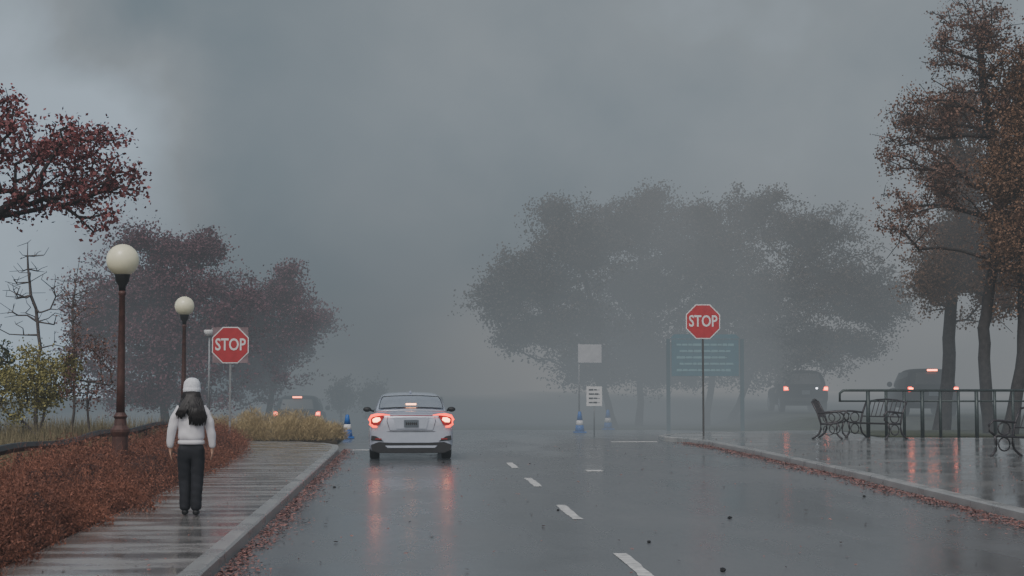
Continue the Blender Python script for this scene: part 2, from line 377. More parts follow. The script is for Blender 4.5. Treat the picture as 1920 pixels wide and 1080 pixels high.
# ---------------------------------------------------------------- world, sun
w = bpy.data.worlds.new('World'); bpy.context.scene.world = w; w.use_nodes = True
t = w.node_tree; N = t.nodes; L = t.links; bg = N['Background']
st = N.new('ShaderNodeTexSky'); st.sky_type = 'NISHITA'; st.sun_disc = False; st.sun_elevation = R(50); st.sun_rotation = R(200); st.dust_density = 4
hs = N.new('ShaderNodeHueSaturation'); hs.inputs['Saturation'].default_value = .45
L.new(st.outputs[0], hs.inputs['Color']); L.new(hs.outputs[0], bg.inputs['Color']); bg.inputs['Strength'].default_value = .115
sd = bpy.data.lights.new('sun', 'SUN'); sd.energy = .6; sd.angle = R(25); sd.color = (1, .97, .93)
so = bpy.data.objects.new('sun', sd); col.objects.link(so); so.rotation_euler = (R(38), 0, R(-20))
# ---------------------------------------------------------------- trees
def blob(px, py, Y, rx, ry, rd=None, wt=None):
    s_ = F/Y; c = at(px, py, Y); a = rx/s_; b = ry/s_
    return (c.x, c.y, c.z, a, rd or (a+b)*.5, b, wt or a*b)
def tree(name, label, cat, base, blobs, trunk_h, trunk_r, ntips, lpt, lsize, spread, bark, leaf, top=None, group=None, seed=1, sides=5, tipr=.008, seg=.5, soft=0, arch=.03, jit=.11, bfrom=.45, sway=.12):
    np.random.seed(seed); random.seed(seed)
    base = np.array(base, float); root = thing(name, label, cat, tuple(base), 0, group)
    top = np.array(top if top is not None else (base[0], base[1], base[2]+trunk_h), float)
    k = max(5, int(np.linalg.norm(top-base)/seg)+1); kb = max(2, int(k*bfrom))
    ND = np.zeros((60000, 3)); PL = np.zeros(60000); par = [-1]+list(range(k)); ph = np.random.uniform(0, 6)
    for i in range(k+1):
        f = i/k; sw = sway*math.sin(ph+f*5)*f*(1-f)*4*min(1, np.linalg.norm(top-base)/4)
        ND[i] = base+(top-base)*f+np.array([sw+np.random.normal()*.02*(0 < i < k), sw*.5, 0])
    nn = k+1
    wts = np.array([b[6] for b in blobs]); wts = wts/wts.sum(); tips = []
    for i in range(ntips):
        b = blobs[np.random.choice(len(blobs), p=wts)]
        if soft: d = rnd_dirs(1)[0]*min(1.3, abs(np.random.normal(.62, .32)))
        else: d = rnd_dirs(1)[0]*np.random.uniform(.2, 1.1)**.5
        tips.append(np.array([b[0]+d[0]*b[3], b[1]+d[1]*b[4], b[2]+d[2]*b[5]]))
    c0 = ND[kb]; tips.sort(key=lambda q: np.linalg.norm(q-c0))
    ends = []
    for q in tips:
        dd = np.linalg.norm(ND[:nn]-q, axis=1)+.30*PL[:nn]+np.maximum(0, ND[:nn, 2]-q[2])*.5
        dd[:kb] += 50
        j = int(np.argmin(dd)); p0 = ND[j].copy(); D = np.linalg.norm(q-p0); n = max(1, int(D/seg)); last = j
        for i in range(1, n+1):
            f = i/n; p = p0+(q-p0)*f
            if i < n: p = p+np.random.normal(size=3)*seg*jit+np.array([0, 0, arch*D*math.sin(math.pi*f)])
            ND[nn] = p; PL[nn] = PL[last]+D/n; par.append(last); last = nn; nn += 1
        ends.append(last)
    cnt = np.zeros(nn)
    for e in ends: cnt[e] += 1
    for i in range(nn-1, 0, -1): cnt[par[i]] += cnt[i]
    rad = tipr*np.maximum(cnt, 1)**.52
    mxr = rad[kb]
    rad = rad*np.interp(rad, [tipr, mxr], [1, trunk_r*.75/mxr])
    for i in range(k+1):
        tr_ = trunk_r*(1.3-.3*min(1, i/1.5)) if i < 2 else trunk_r*(1-.35*i/k)
        rad[i] = tr_ if i <= kb else max(tipr*1.5, min(tr_, rad[i]*1.15))
    A = ND[:nn]-base; idx = np.arange(1, nn); pi_ = np.array([par[i] for i in idx]); P = A[pi_]; Q = A[idx]
    r0 = np.minimum(rad[pi_], rad[idx]*1.6); r1 = rad[idx]
    d = Q-P; d /= np.linalg.norm(d, axis=1)[:, None]+1e-9
    ref = np.where(np.abs(d[:, 2:3]) > .9, np.array([[1., 0, 0]]), np.array([[0, 0, 1.]]))
    u = np.cross(d, ref); u /= np.linalg.norm(u, axis=1)[:, None]; v = np.cross(u, d); n = sides; E = len(idx)
    V = np.empty((E, 2, n, 3))
    for q in range(n):
        a = 2*math.pi*q/n; o_ = u*math.cos(a)+v*math.sin(a)
        V[:, 0, q] = P-d*r0[:, None]*.3+o_*r0[:, None]; V[:, 1, q] = Q+d*r1[:, None]*.3+o_*r1[:, None]
    fs = []
    for e in range(E):
        b_ = e*2*n
        for q in range(n): fs.append((b_+q, b_+(q+1) % n, b_+n+(q+1) % n, b_+n+q))
    me = bpy.data.meshes.new('trunk'); me.from_pydata(V.reshape(-1, 3).tolist(), [], fs); me.update()
    link('trunk', me, bark, root, True)
    if lpt:
        C = []
        for e in ends:
            p1 = A[e]; p0 = A[par[e]]; m_ = int(lpt*np.random.uniform(.2, 1.8))
            f = np.random.uniform(-.5, 1.2, (m_, 1)); C.append(p0+(p1-p0)*f+np.clip(np.random.normal(size=(m_, 3)), -1.7, 1.7)*spread*np.random.uniform(.5, 1.4)*np.array([1, 1, .7]))
        leaf_cloud(np.concatenate(C), lsize, 'crown', leaf, root)
    return root
Y = 30; b0 = (at(-190, 700, Y).x, Y, .09)
tree('maple_tree', 'dark red maple tree whose branches reach in at the upper left corner', 'tree', b0,
     [blob(-130, 220, Y, 120, 110, 2, 2), blob(20, 258, Y, 90, 60, 1.4, 2.4), blob(155, 270, Y, 85, 42, 1.1, 2.2), blob(228, 338, Y, 52, 32, .8, 1.3), blob(110, 350, Y, 105, 42, 1, 1.8),
      blob(198, 412, Y, 28, 34, .4, .5), blob(0, 190, Y, 45, 25, .6, .6), blob(20, 380, Y, 60, 40, .8, .5)], 2.6, .16, 360, 25, .072, .14, M['bark_dark'], M['leaf_red'],
     top=(b0[0]+.4, Y, 3.2), seed=3, sides=5, seg=.35, tipr=.0065, arch=.08, bfrom=.8)
Y = 36; c = at(72, 800, Y); tp = at(52, 455, Y)
tree('bare_tree', 'leafless thin grey tree left of the nearer globe lamp', 'tree', (c.x, Y, .09), [blob(70, 540, Y, 60, 80, .8), blob(55, 480, Y, 25, 40, .5), blob(20, 570, Y, 40, 60, .5), blob(115, 600, Y, 30, 50, .5)],
     2.3, .05, 130, 0, .1, .1, M['twig'], None, top=tuple(tp), seed=8, tipr=.0055, seg=.3, arch=-.06, jit=.06, bfrom=.3)
Y = 37; c = at(128, 800, Y); tp = at(150, 480, Y)
tree('bare_tree', 'slim bare grey tree close to the left of the nearer lamp post', 'tree', (c.x, Y, .09), [blob(140, 560, Y, 40, 70, .6), blob(165, 600, Y, 30, 60, .4)],
     2.2, .035, 70, 3, .06, .12, M['twig'], M['leaf_pink'], top=tuple(tp), seed=12, tipr=.005, seg=.3, arch=-.05, jit=.06, bfrom=.3)
Y = 33; c = at(165, 800, Y)
tree('sapling', 'thin sapling with sparse pinkish leaves behind the lamp post', 'tree', (c.x, Y, .09), [blob(160, 700, Y, 55, 60, .6), blob(185, 650, Y, 25, 30, .4), blob(130, 640, Y, 20, 40, .4)],
     1.6, .03, 90, 16, .05, .12, M['twig'], M['leaf_pink'], seed=9, tipr=.004, seg=.3)
Y = 33; c = at(70, 800, Y)
tree('shrub', 'yellow green shrub under the bare tree at far left', 'shrub', (c.x, Y, .09), [blob(75, 705, Y, 70, 55, .8), blob(30, 735, Y, 75, 50, .7), blob(110, 690, Y, 35, 30, .4)],
     .5, .04, 190, 44, .05, .14, M['twig'], M['leaf_green'], seed=10, tipr=.004, seg=.3, bfrom=.2)
Y = 35; c = at(0, 800, Y)
tree('shrub', 'dark green evergreen shrub at the left edge', 'shrub', (c.x, Y, .09), [blob(-5, 690, Y, 28, 50, .5)], .5, .04, 50, 30, .06, .12, M['twig'], M['leaf_dark'], seed=11, tipr=.005, seg=.3, bfrom=.2)
Y = 53; c = at(310, 800, Y); tp = at(300, 520, Y)
tree('purple_tree', 'broad purple leaved tree in mist behind the two globe lamps', 'tree', (c.x, Y, .08),
     [blob(230, 560, Y, 105, 90), blob(340, 540, Y, 100, 85), blob(262, 450, Y, 50, 42), blob(392, 462, Y, 36, 34), blob(300, 660, Y, 150, 90), blob(160, 620, Y, 60, 90), blob(420, 600, Y, 75, 90), blob(330, 470, Y, 60, 40), blob(290, 740, Y, 150, 40, None, 2)],
     1.8, .14, 1150, 62, .085, .21, M['bark'], M['leaf_purple'], top=tuple(tp), seed=20, soft=1, bfrom=.3, tipr=.007)
Y = 55; c = at(500, 800, Y); tp = at(515, 570, Y)
tree('purple_tree', 'smaller purple leaved tree above the dark car with lit brake light', 'tree', (c.x, Y, .08),
     [blob(530, 560, Y, 55, 50), blob(560, 625, Y, 62, 50), blob(460, 590, Y, 65, 75), blob(545, 510, Y, 24, 18), blob(600, 595, Y, 28, 30), blob(480, 690, Y, 90, 55)],
     1.8, .11, 700, 62, .085, .20, M['bark'], M['leaf_purple'], top=tuple(tp), seed=21, soft=1, bfrom=.3, tipr=.007)
specs = [(1152, 60, 1090, 500, [(1000, 530, 105, 70), (935, 565, 60, 60), (1040, 402, 52, 34), (1080, 460, 100, 70), (1060, 610, 130, 60), (980, 630, 60, 30), (1110, 690, 90, 45)], 'misty tree with low crown, leftmost of the grove behind the blue board'),
         (1198, 62, 1205, 430, [(1180, 425, 130, 60), (1210, 540, 140, 80), (1225, 372, 45, 28), (1200, 650, 120, 60), (1250, 700, 100, 40)], 'misty tree between the blue board and the leftmost grove tree'),
         (1325, 61, 1370, 430, [(1420, 388, 80, 45), (1320, 470, 130, 80), (1400, 560, 150, 90), (1310, 405, 60, 35), (1400, 670, 120, 50)], 'tallest misty tree standing behind the blue board'),
         (1368, 64, 1500, 470, [(1510, 435, 110, 55), (1570, 530, 120, 80), (1650, 570, 70, 60), (1500, 650, 150, 60), (1600, 640, 60, 35)], 'misty tree whose crown spreads above the dark parked cars')]
for i, (px, Y, tx, ty, bl, lb) in enumerate(specs):
    c = at(px, 790, Y); tp = at(tx, ty, Y)
    tree('misty_tree', lb, 'tree', (c.x, Y, -.03), [blob(a, b, Y, q, r_, max(q, r_)/F*Y*.6) for a, b, q, r_ in bl], 2.6, .14, 1150, 56, .09, .24, M['bark_dark'], M['leaf_brown'], top=tuple(tp), seed=30+i, group='trees of the misty grove', soft=1, bfrom=.32, tipr=.009)
Y = 51; c = at(1765, 800, Y); tp = at(1808, 380, Y)
tree('autumn_tree', 'leaning tree with olive orange crown behind the railing', 'tree', (c.x, Y, .14),
     [blob(1800, 450, Y, 80, 100), blob(1745, 520, Y, 55, 60), blob(1870, 510, Y, 60, 100), blob(1800, 330, Y, 70, 75), blob(1790, 220, Y, 60, 65)],
     3, .24, 950, 56, .082, .21, M['bark_dark'], M['leaf_orange'], top=tuple(tp), seed=41, sides=7, soft=1, bfrom=.45)
Y = 47; c = at(1858, 800, Y); tp = at(1838, 60, Y)
tree('autumn_tree', 'tall sparse tree with dark trunk at the right edge', 'tree', (c.x, Y, .14),
     [blob(1830, 60, Y, 95, 90), blob(1765, 90, Y, 40, 60, None, .5), blob(1710, 230, Y, 60, 70, None, 1.1), blob(1775, 200, Y, 70, 80, None, 1.4), blob(1690, 400, Y, 55, 75, None, 1.0), blob(1760, 340, Y, 60, 80, None, 1.2), blob(1890, 200, Y, 80, 150), blob(1885, 430, Y, 75, 130), blob(1675, 290, Y, 35, 40, None, .3)],
     3.5, .19, 1000, 30, .070, .17, M['bark_dark'], M['leaf_grey'], top=tuple(tp), seed=46, sides=6, seg=.45, soft=1, arch=.02, jit=.16, bfrom=.34, sway=.5)
Y = 46; c = at(1893, 800, Y); tp = at(1945, 300, Y)
tree('autumn_tree', 'dark trunk leaning out of the frame at far right', 'tree', (c.x, Y, .14), [blob(1930, 200, Y, 80, 170), blob(1900, 430, Y, 65, 130), blob(1880, 320, Y, 50, 80)], 3, .20, 700, 46, .078, .20, M['bark_dark'], M['leaf_orange'], top=tuple(tp), seed=43, sides=6, soft=1, bfrom=.4, sway=.25)
Y = 64
for px, rr_, lb in ((640, 26, 'faint grey bush left of the silver car in the mist'), (700, 28, 'faint grey bush directly behind the silver car roof')):
    c = at(px, 780, Y); tree('shrub', lb, 'shrub', (c.x, Y, gz(c.x, Y)), [blob(px, 740, Y, rr_, 30)], .4, .06, 70, 50, .09, .16, M['bark_dark'], M['leaf_brown'], seed=50+px, soft=1)
# ---------------------------------------------------------------- planting at left: many rounded low shrubs grown into each other
np.random.seed(7)
def bedx(y): return np.interp(y, [8, 12, 28, 35, 42], [-3.42, -3.45, -3.55, -3.72, -4.6])
NB = 360
by = np.random.uniform(10.5, 42, NB); bu = np.random.uniform(0, 1, NB)**1.1; bx = bedx(by)-.02+np.random.normal(size=NB)*.06-bu*(5.6+bedx(by))
brad = np.random.uniform(.26, .50, NB); bh = np.random.uniform(.30, .74, NB)*np.where(bu < .15, .68, 1)
pw = (20/by)**1.3; pw /= pw.sum()
def bedpts(n, lo=.5, hi=1.2):
    k = np.random.choice(NB, n, p=pw); d = rnd_dirs(n); d[:, 2] = np.abs(d[:, 2]); rr = np.random.uniform(lo**3, hi, n)**(1/3.)
    return np.stack([bx[k]+d[:, 0]*rr*brad[k], by[k]+d[:, 1]*rr*brad[k], .10+d[:, 2]*rr*bh[k]], 1)
tag(leaf_cloud(bedpts(300000), .024, 'rust_shrubs', M['rust_shrub']), 'bed of low rust red shrubs filling the verge beside the sidewalk', 'shrubs', kind='stuff')
tag(blades(bedpts(90000, .5, 1.35), .17, .003, .9, 'shrub_twigs', M['rust_shrub']), 'thin upright twigs sticking out of the rust red shrub bed', 'shrubs', kind='stuff')
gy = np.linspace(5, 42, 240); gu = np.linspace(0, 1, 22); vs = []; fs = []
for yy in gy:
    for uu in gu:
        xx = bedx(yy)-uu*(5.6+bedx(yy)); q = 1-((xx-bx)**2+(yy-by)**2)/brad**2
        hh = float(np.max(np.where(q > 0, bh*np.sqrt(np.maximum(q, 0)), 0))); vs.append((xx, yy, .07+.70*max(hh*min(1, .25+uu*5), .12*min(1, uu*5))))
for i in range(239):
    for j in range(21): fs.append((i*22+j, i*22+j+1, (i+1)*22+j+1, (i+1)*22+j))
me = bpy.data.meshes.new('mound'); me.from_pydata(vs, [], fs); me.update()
M['mound'] = mat('dark_mound_soil', (.045, .019, .014), .95, var=.5, scale=9, bump=1)  # dark brown soil surface closing the gaps under the shrubs
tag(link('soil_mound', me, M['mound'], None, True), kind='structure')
n = 11000; x = np.random.uniform(-9.5, -5.9, n); y = np.random.uniform(24, 41, n)
tag(blades(np.stack([x, y, np.full(n, .09)], 1), .75, .010, .28, 'dry_grass', M['dry_grass']), 'tall dry olive grass behind the low black rail', 'grass', kind='stuff')
cl = [(-5.0, 43.7, .75), (-4.3, 44.2, .95), (-3.7, 43.9, .85), (-3.1, 44.2, .9), (-2.6, 44.0, .7), (-2.2, 44.8, .5), (-5.6, 44.8, .7), (-3.5, 45.4, .9), (-4.6, 45.6, .85), (-2.8, 45.6, .7)]
P2 = []
for cx, cy, hh in cl:
    k = 2200; d = rnd_dirs(k); d[:, 2] = np.abs(d[:, 2]); rr = np.random.uniform(.2, 1, (k, 1))**.5
    P2.append(np.array([cx, cy, .06])+d*rr*np.array([.46, .46, hh*.9]))
tag(blades(np.concatenate(P2), .22, .008, .8, 'straw_grass', M['straw']), 'rounded clumps of straw yellow ornamental grass at the corner of the sidewalk', 'grass', kind='stuff')
t_ = thing('low_fence', 'low black board rail between the rust shrubs and dry grass', 'fence', (-5.75, 16, .09))
mb = MB(); ys = np.linspace(0, 22, 30)
mb.tube([(0.05*math.sin(q*.7), q, .60+.03*math.sin(q)) for q in ys], .075, 6)
mb.build('rail', M['black'], t_)
for i in range(10): MB().box((.1, 1+i*2.2, .28), (.07, .07, .56)).build('post', M['black'], t_)
def litter(n, fx, ylo, yhi, p, z, sz, name, lb):
    y = ylo+(yhi-ylo)*np.random.uniform(0, 1, n)**p; x = fx(y)
    c = np.stack([x, y, np.full(n, z)+np.random.uniform(0, .02, n)], 1)
    a = rnd_dirs(n)*np.array([1, 1, .35]); b = np.cross(a, np.array([0, 0, 1.])+rnd_dirs(n)*.4)
    s_ = sz*np.random.uniform(.5, 1.3, (n, 1))
    tag(quads(c, a*s_*.5, b*s_*.6, name, M['litter']), lb, 'leaves', kind='stuff')
def clump(y): return .35+.65*(.5+.5*np.sin(y*1.9)*np.sin(y*.83+1))
litter(7500, lambda y: KX+.03+np.abs(np.random.normal(size=len(y)))*.22*clump(y), 10, 40, 1.3, .012, .046, 'fallen_leaves', 'wet fallen leaves gathered in the gutter of the left kerb')
rkx = lambda y: np.interp(y, [12, 19, 27, 36, 42, 44.2], [7.1, 7.3, 7.65, 7.82, 7.8, 7.6])
litter(10000, lambda y: rkx(y)-.03-np.abs(np.random.normal(size=len(y)))*.30*clump(y), 14, 44, 1.2, .012, .052, 'fallen_leaves', 'wet fallen leaves gathered in the gutter of the right kerb')
litter(380, lambda y: np.random.uniform(-1.6, 7.5, len(y)), 12, 42, 1.2, .008, .05, 'fallen_leaves', 'single fallen leaves scattered over the wet road')
litter(1100, lambda y: np.random.uniform(8, 16, len(y)), 20, 44, 1.0, .13, .05, 'fallen_leaves', 'fallen leaves scattered over the wet right hand paving')
litter(260, lambda y: -1.95-np.abs(np.random.normal(size=len(y)))*.8, 12, 40, 1.2, .13, .04, 'fallen_leaves', 'fallen leaves scattered over the wet left sidewalk')
for px, py, r_ in ((1355, 1072, .028), (1368, 973, .026), (1620, 932, .022), (627, 915, .025), (1217, 1018, .02), (1046, 958, .018), (831, 868, .03), (1500, 868, .03), (1890, 925, .03)):
    c = gnd(px, py); mb = MB(); mb.lathe(sphere_prof(r_, 5), (0, 0, 0), 7)
    mb.v = [(a*random.uniform(.8, 1.4), b*random.uniform(.8, 1.3), max(0, cc*.8+r_*.5)) for a, b, cc in mb.v]
    o = mb.build('dirt_clod', M['black']); o.location = c+Vector((0, 0, .002))
    tag(o, 'small black lump of debris lying on the wet road', 'debris', 'debris lumps on the road')
# ---------------------------------------------------------------- lamps
def lamp(px, py, Y, lb):
    c = at(px, py, Y); zt = c.z
    r = thing('street_lamp', lb, 'street lamp', (c.x, Y, .09), 0, 'globe street lamps'); z = zt-.09
    MB().lathe([(.17, 0), (.17, .08), (.13, .12), (.12, .75), (.15, .82), (.15, .86), (.10, .92), (.085, 1.02), (.11, 1.06), (.07, 1.12)], n=16).build('base', M['lamp_post'], r, False)
    MB().lathe([(.066, 1.1), (.062, 1.6), (.045, z-.55), (.06, z-.53), (.06, z-.5), (.045, z-.47)], n=16).build('pole', M['lamp_post'], r, True)
    MB().lathe([(.05, z-.47), (.055, z-.40), (.10, z-.33), (.11, z-.27), (.12, z-.235), (.12, z-.21)], n=20).build('collar', M['black'], r, True)
    MB().lathe(sphere_prof(.25, 18), (0, 0, z), 32).build('globe', M['globe'], r, True)
    return r
lamp(230, 488, 25, 'nearer and taller looking globe lamp on a rust brown post above the shrubs')
lamp(346, 574, 41.7, 'farther globe lamp standing behind the walking person')
def octo(r): return [(r*math.cos(R(22.5+45*k)), r*math.sin(R(22.5+45*k))) for k in range(8)]
def stop(px, py, Y, W, zb, lb, backing, rz=0, post_m='galv'):
    c = at(px, py, Y); r = thing('stop_sign', lb, 'road sign', (c.x, Y, zb), rz, 'stop signs'); z = c.z-zb; rad = W/2/math.cos(R(22.5))
    MB().box((0, .035, z/2+.15), (.05, .04, z+.3)).build('post', M[post_m], r)
    if backing: MB().box((0, .004, z), (W*.97, .006, W*.98)).build('backing_board', M['sign_back'], r)
    sh = lambda pts: [(a, b+z) for a, b in pts]
    pl = MB().plate(sh(octo(rad)), -.008, 0).build('plate', M['sign_white'], r)
    MB().plate(sh(octo(rad*.945)), -.013, -.0085).build('red_face', M['sign_red'], pl)
    me = text_mesh('STOP', W*.46, .002, W*.007, .76); me.transform(Matrix.Translation((0, -.016, z)))
    link('lettering', me, M['sign_white'], pl)
stop(432, 647, 40, .90, .09, 'stop sign with square pinkish backing board, left of the road', True)
stop(1318, 603, 46, 1.0, .126, 'stop sign in front of the blue board, right of the road', False, 0, 'dark_post')
c = at(393, 625, 43); r = thing('camera_pole', 'thin grey pole with a small white security camera beside the left stop sign', 'camera pole', (c.x, 43, .06))
z = c.z-.06
MB().tube([(0, 0, 0), (0, 0, z)], .03, 10).build('pole', M['galv'], r, True)
mb = MB(); mb.lathe(sphere_prof(.13, 8, 0, -1, .3), (-.02, 0, z+.05), 16); mb.build('camera_housing', M['sign_white'], r, True)
MB().tube([(0, 0, z+.02), (.1, -.05, z+.13), (.18, -.05, z+.05)], .03, 8).build('bracket', M['galv'], r, True)
Y = 55; c = at(1322, 668, Y)
r = thing('information_board', 'blue green lettered board on tall posts in the mist', 'sign board', (c.x, Y, -.03)); z = c.z+.03
MB().box((0, 0, z-.05), (2.35, .08, 1.28)).build('panel', M['teal'], r, bevel=.01)
MB().plate([(-1.22, z+.61), (1.22, z+.61), (1.08, z+.76), (-1.08, z+.76)], -.06, .06).build('header', M['teal'], r)
for x_ in (-1.29, 1.29): MB().box((x_, 0, z/2+.3), (.12, .12, z+.6)).build('post', M['teal_dark'], r)
random.seed(4)
def text_strip(xa, xb, zz, h, yy, parent, m, lo, hi):
    mb = MB(); mb.box(((xa+xb)/2, yy+.001, zz-h*.1), (xb-xa, .004, h*.25)); x_ = xa
    while x_ < xb-lo:
        ww = min(random.uniform(lo, hi), xb-x_); mb.box((x_+ww/2, yy, zz), (ww, .008, h*random.uniform(.7, 1))); x_ += ww+h*.5
    mb.build('text_line', m, parent)
for k in range(5): text_strip(-1.0+.1*(k % 2), 1.0-.12*(k % 3), z+.40-k*.22, .085, -.046, r, M['pale_teal'], .1, .3)
Y = 54; c = at(1104, 663, Y); r = thing('traffic_sign', 'faint pale rectangular sign on a pole in the mist', 'road sign', (c.x, Y, -.03)); z = c.z+.03
MB().box((.03, -.03, z), (.8, .02, .62)).build('panel', M['faded'], r, bevel=.004)
MB().tube([(-.33, 0.02, 0), (-.33, 0.02, z+.35)], .03, 8).build('post', M['galv'], r, True)
Y = 49; c = at(1114, 743, Y); r = thing('traffic_sign', 'small white notice sign with black lines above the blue cones', 'road sign', (c.x, Y, 0)); z = c.z
MB().box((0, -.03, z), (.48, .015, .60)).build('panel', M['sign_white'], r, bevel=.003)
MB().tube([(0, 0, 0), (0, 0, z+.2)], .022, 8).build('post', M['galv'], r, True)
for k in range(4): text_strip(-.17, .17, z+.2-k*.13, .05, -.041, r, M['black'], .08, .16)
def cone(px, py, lb, s=1):
    c = gnd(px, py); r = thing('traffic_cone', lb, 'traffic cone', (c.x, c.y, .001), 0, 'blue traffic cones')
    MB().box((0, 0, .03), (.42*s, .42*s, .05)).build('base', M['blue'], r, bevel=.01)
    MB().lathe([(.16*s, .05), (.13*s, .26)], n=16).build('body', M['blue'], r, True)
    MB().lathe([(.131*s, .26), (.10*s, .42)], n=16).build('reflective_collar', M['sign_white'], r, True)
    MB().lathe([(.10*s, .42), (.05*s, .70), (.035*s, .71)], n=16).build('tip', M['blue'], r, True)
cone(1087, 812, 'blue cone, left of the two under the small white sign')
cone(1140, 806, 'blue cone, right of the two under the small white sign')
cone(651, 822, 'blue cone left of the silver car')
# ---------------------------------------------------------------- railing
A_ = at(1583, 760, 44.3)
r = thing('metal_railing', 'long grey green metal railing along the right hand paving', 'railing', (A_.x, 44.3, .126), R(-6.5))
LL = 7.5; zt = at(1700, 732, 44).z-.126; z2 = zt-.30
MB().tube([(-.12, 0, zt-.32), (-.12, 0, zt-.08), (-.02, 0, zt), (.2, 0, zt), (LL, 0, zt)], .036, 10).build('top_rail', M['rail'], r, True)
MB().tube([(-.12, 0, z2), (LL, 0, z2)], .024, 8).build('middle_rail', M['rail'], r, True)
for k in range(16):
    x_ = .66+k*.50
    if x_ < LL: MB().tube([(x_, 0, 0), (x_, 0, zt-.03)], .042 if k % 3 else .055, 8).build('post', M['rail'], r, True)
def bench(x, y, rz, L_, lb, z0=.126):
    r = thing('park_bench', lb, 'bench', (x, y, z0), rz, 'iron park benches')
    mb = MB()
    for k in range(5): mb.box((0, -.20+k*.105, .43-.008*k), (L_, .045, .025))
    mb.tube([(-L_/2, 0, .405), (L_/2, 0, .405)], .02, 6)
    mb.build('seat', M['iron'], r)
    mb = MB()
    mb.tube([(-L_/2, .46, 1.0), (-L_/4, .47, 1.06), (0, .475, 1.08), (L_/4, .47, 1.06), (L_/2, .46, 1.0)], .022, 8)
    mb.tube([(-L_/2, .28, .60), (L_/2, .28, .60)], .018, 6)
    nb = int(L_/.16)
    for k in range(1, nb): 
        q = -L_/2+L_*k/nb; mb.tube([(q, .28, .60), (q, .46, 1.05)], .012, 6)
    mb.build('backrest', M['iron'], r)
    ring = [2*math.pi*k/16 for k in range(16)]
    for sx in (-1, 1):
        X = sx*(L_/2+.02); mb = MB()
        mb.tube([(X, -.36, 0), (X, -.30, .05), (X, -.22, .14), (X, -.20, .27), (X, -.25, .43)], .028, 8)
        mb.tube([(X, .46, 0), (X, .38, .05), (X, .27, .14), (X, .22, .27), (X, .22, .43), (X, .30, .70), (X, .46, 1.02)], .028, 8)
        mb.tube([(X, -.24, .43), (X, .22, .41)], .026, 8)
        mb.tube([(X, -.24, .43), (X, -.38, .53), (X, -.40, .66), (X, -.28, .75), (X, -.05, .74), (X, .32, .70)], .026, 8)
        mb.build('side_frame', M['iron'], r, True)
        mb = MB(); mb.tube([(X, .0+.16*math.cos(a), .575+.13*math.sin(a)) for a in ring], .016, 6, True)
        mb.tube([(X, 0+.15*math.cos(a), .25+.14*math.sin(a)) for a in ring], .016, 6, True)
        mb.build('scroll', M['iron'], r, True)
c = gnd(1560, 822, .126); bench(c.x, c.y, R(68), 1.2, 'iron bench seen side on, left of the pair before the railing')
c = gnd(1640, 822, .126); bench(c.x, c.y, R(-62), 1.5, 'iron bench turned towards the road, right of the pair before the railing')
c = gnd(1925, 858, .126); bench(c.x, c.y, R(-70), 1.3, 'iron bench cut by the right edge of the photo')
# ---------------------------------------------------------------- cars
def loft(secs):
    mb = MB(); vs = []; fs = []; n = None
    for y, half in secs:
        ring = [(x, y, z) for x, z in half]+[(-x, y, z) for x, z in reversed(half[1:-1])]
        n = len(ring); vs += ring
    for i in range(len(secs)-1):
        for k in range(n): fs.append((i*n+k, i*n+(k+1) % n, (i+1)*n+(k+1) % n, (i+1)*n+k))
    fs.append(tuple(range(n))); fs.append(tuple((len(secs)-1)*n+k for k in range(n))[::-1])
    return mb.add(vs, fs)
def patch(cs, name, m, parent, n=6, bulge=0, thick=.006, dirv=(0, -1, 0)):
    bl, br, tr, tl = [Vector(c) for c in cs]; nrm = (br-bl).cross(tl-bl).normalized()
    if nrm.dot(Vector(dirv)) < 0: nrm = -nrm
    vs = []; fs = []
    for j in range(n+1):
        for i in range(n+1):
            u_ = i/n; v_ = j/n; p = (bl*(1-u_)+br*u_)*(1-v_)+(tl*(1-u_)+tr*u_)*v_
            vs.append(p+nrm*(thick+bulge*(1-(2*u_-1)**2)))
    for j in range(n):
        for i in range(n): fs.append((j*(n+1)+i, j*(n+1)+i+1, (j+1)*(n+1)+i+1, (j+1)*(n+1)+i))
    me = bpy.data.meshes.new(name); me.from_pydata([tuple(v) for v in vs], [], fs); me.update()
    return link(name, me, m, parent, True)
def make_wheel(x, y, r, parent):
    s_ = 1 if x > 0 else -1
    t_ = MB().lathe([(r*.62, -.10), (r*.9, -.105), (r, -.085), (r, .085), (r*.9, .105), (r*.62, .10)], (x-s_*.10, y, r), 28, 'x').build('wheel', M['rubber'], parent, True)
    mb = MB(); X = x-s_*.10+s_*.085
    mb.lathe([(r*.64, -.015), (r*.64, .012), (r*.56, .012), (r*.56, -.015)], (X, y, r), 24, 'x')
    for k in range(5):
        a = 2*math.pi*k/5; mb.tube([(X, y, r), (X, y+r*.6*math.cos(a), r+r*.6*math.sin(a))], .03, 6)
    mb.lathe([(.06, -.02), (.06, .02)], (X, y, r), 12, 'x'); mb.build('rim', M['alloy'], t_)
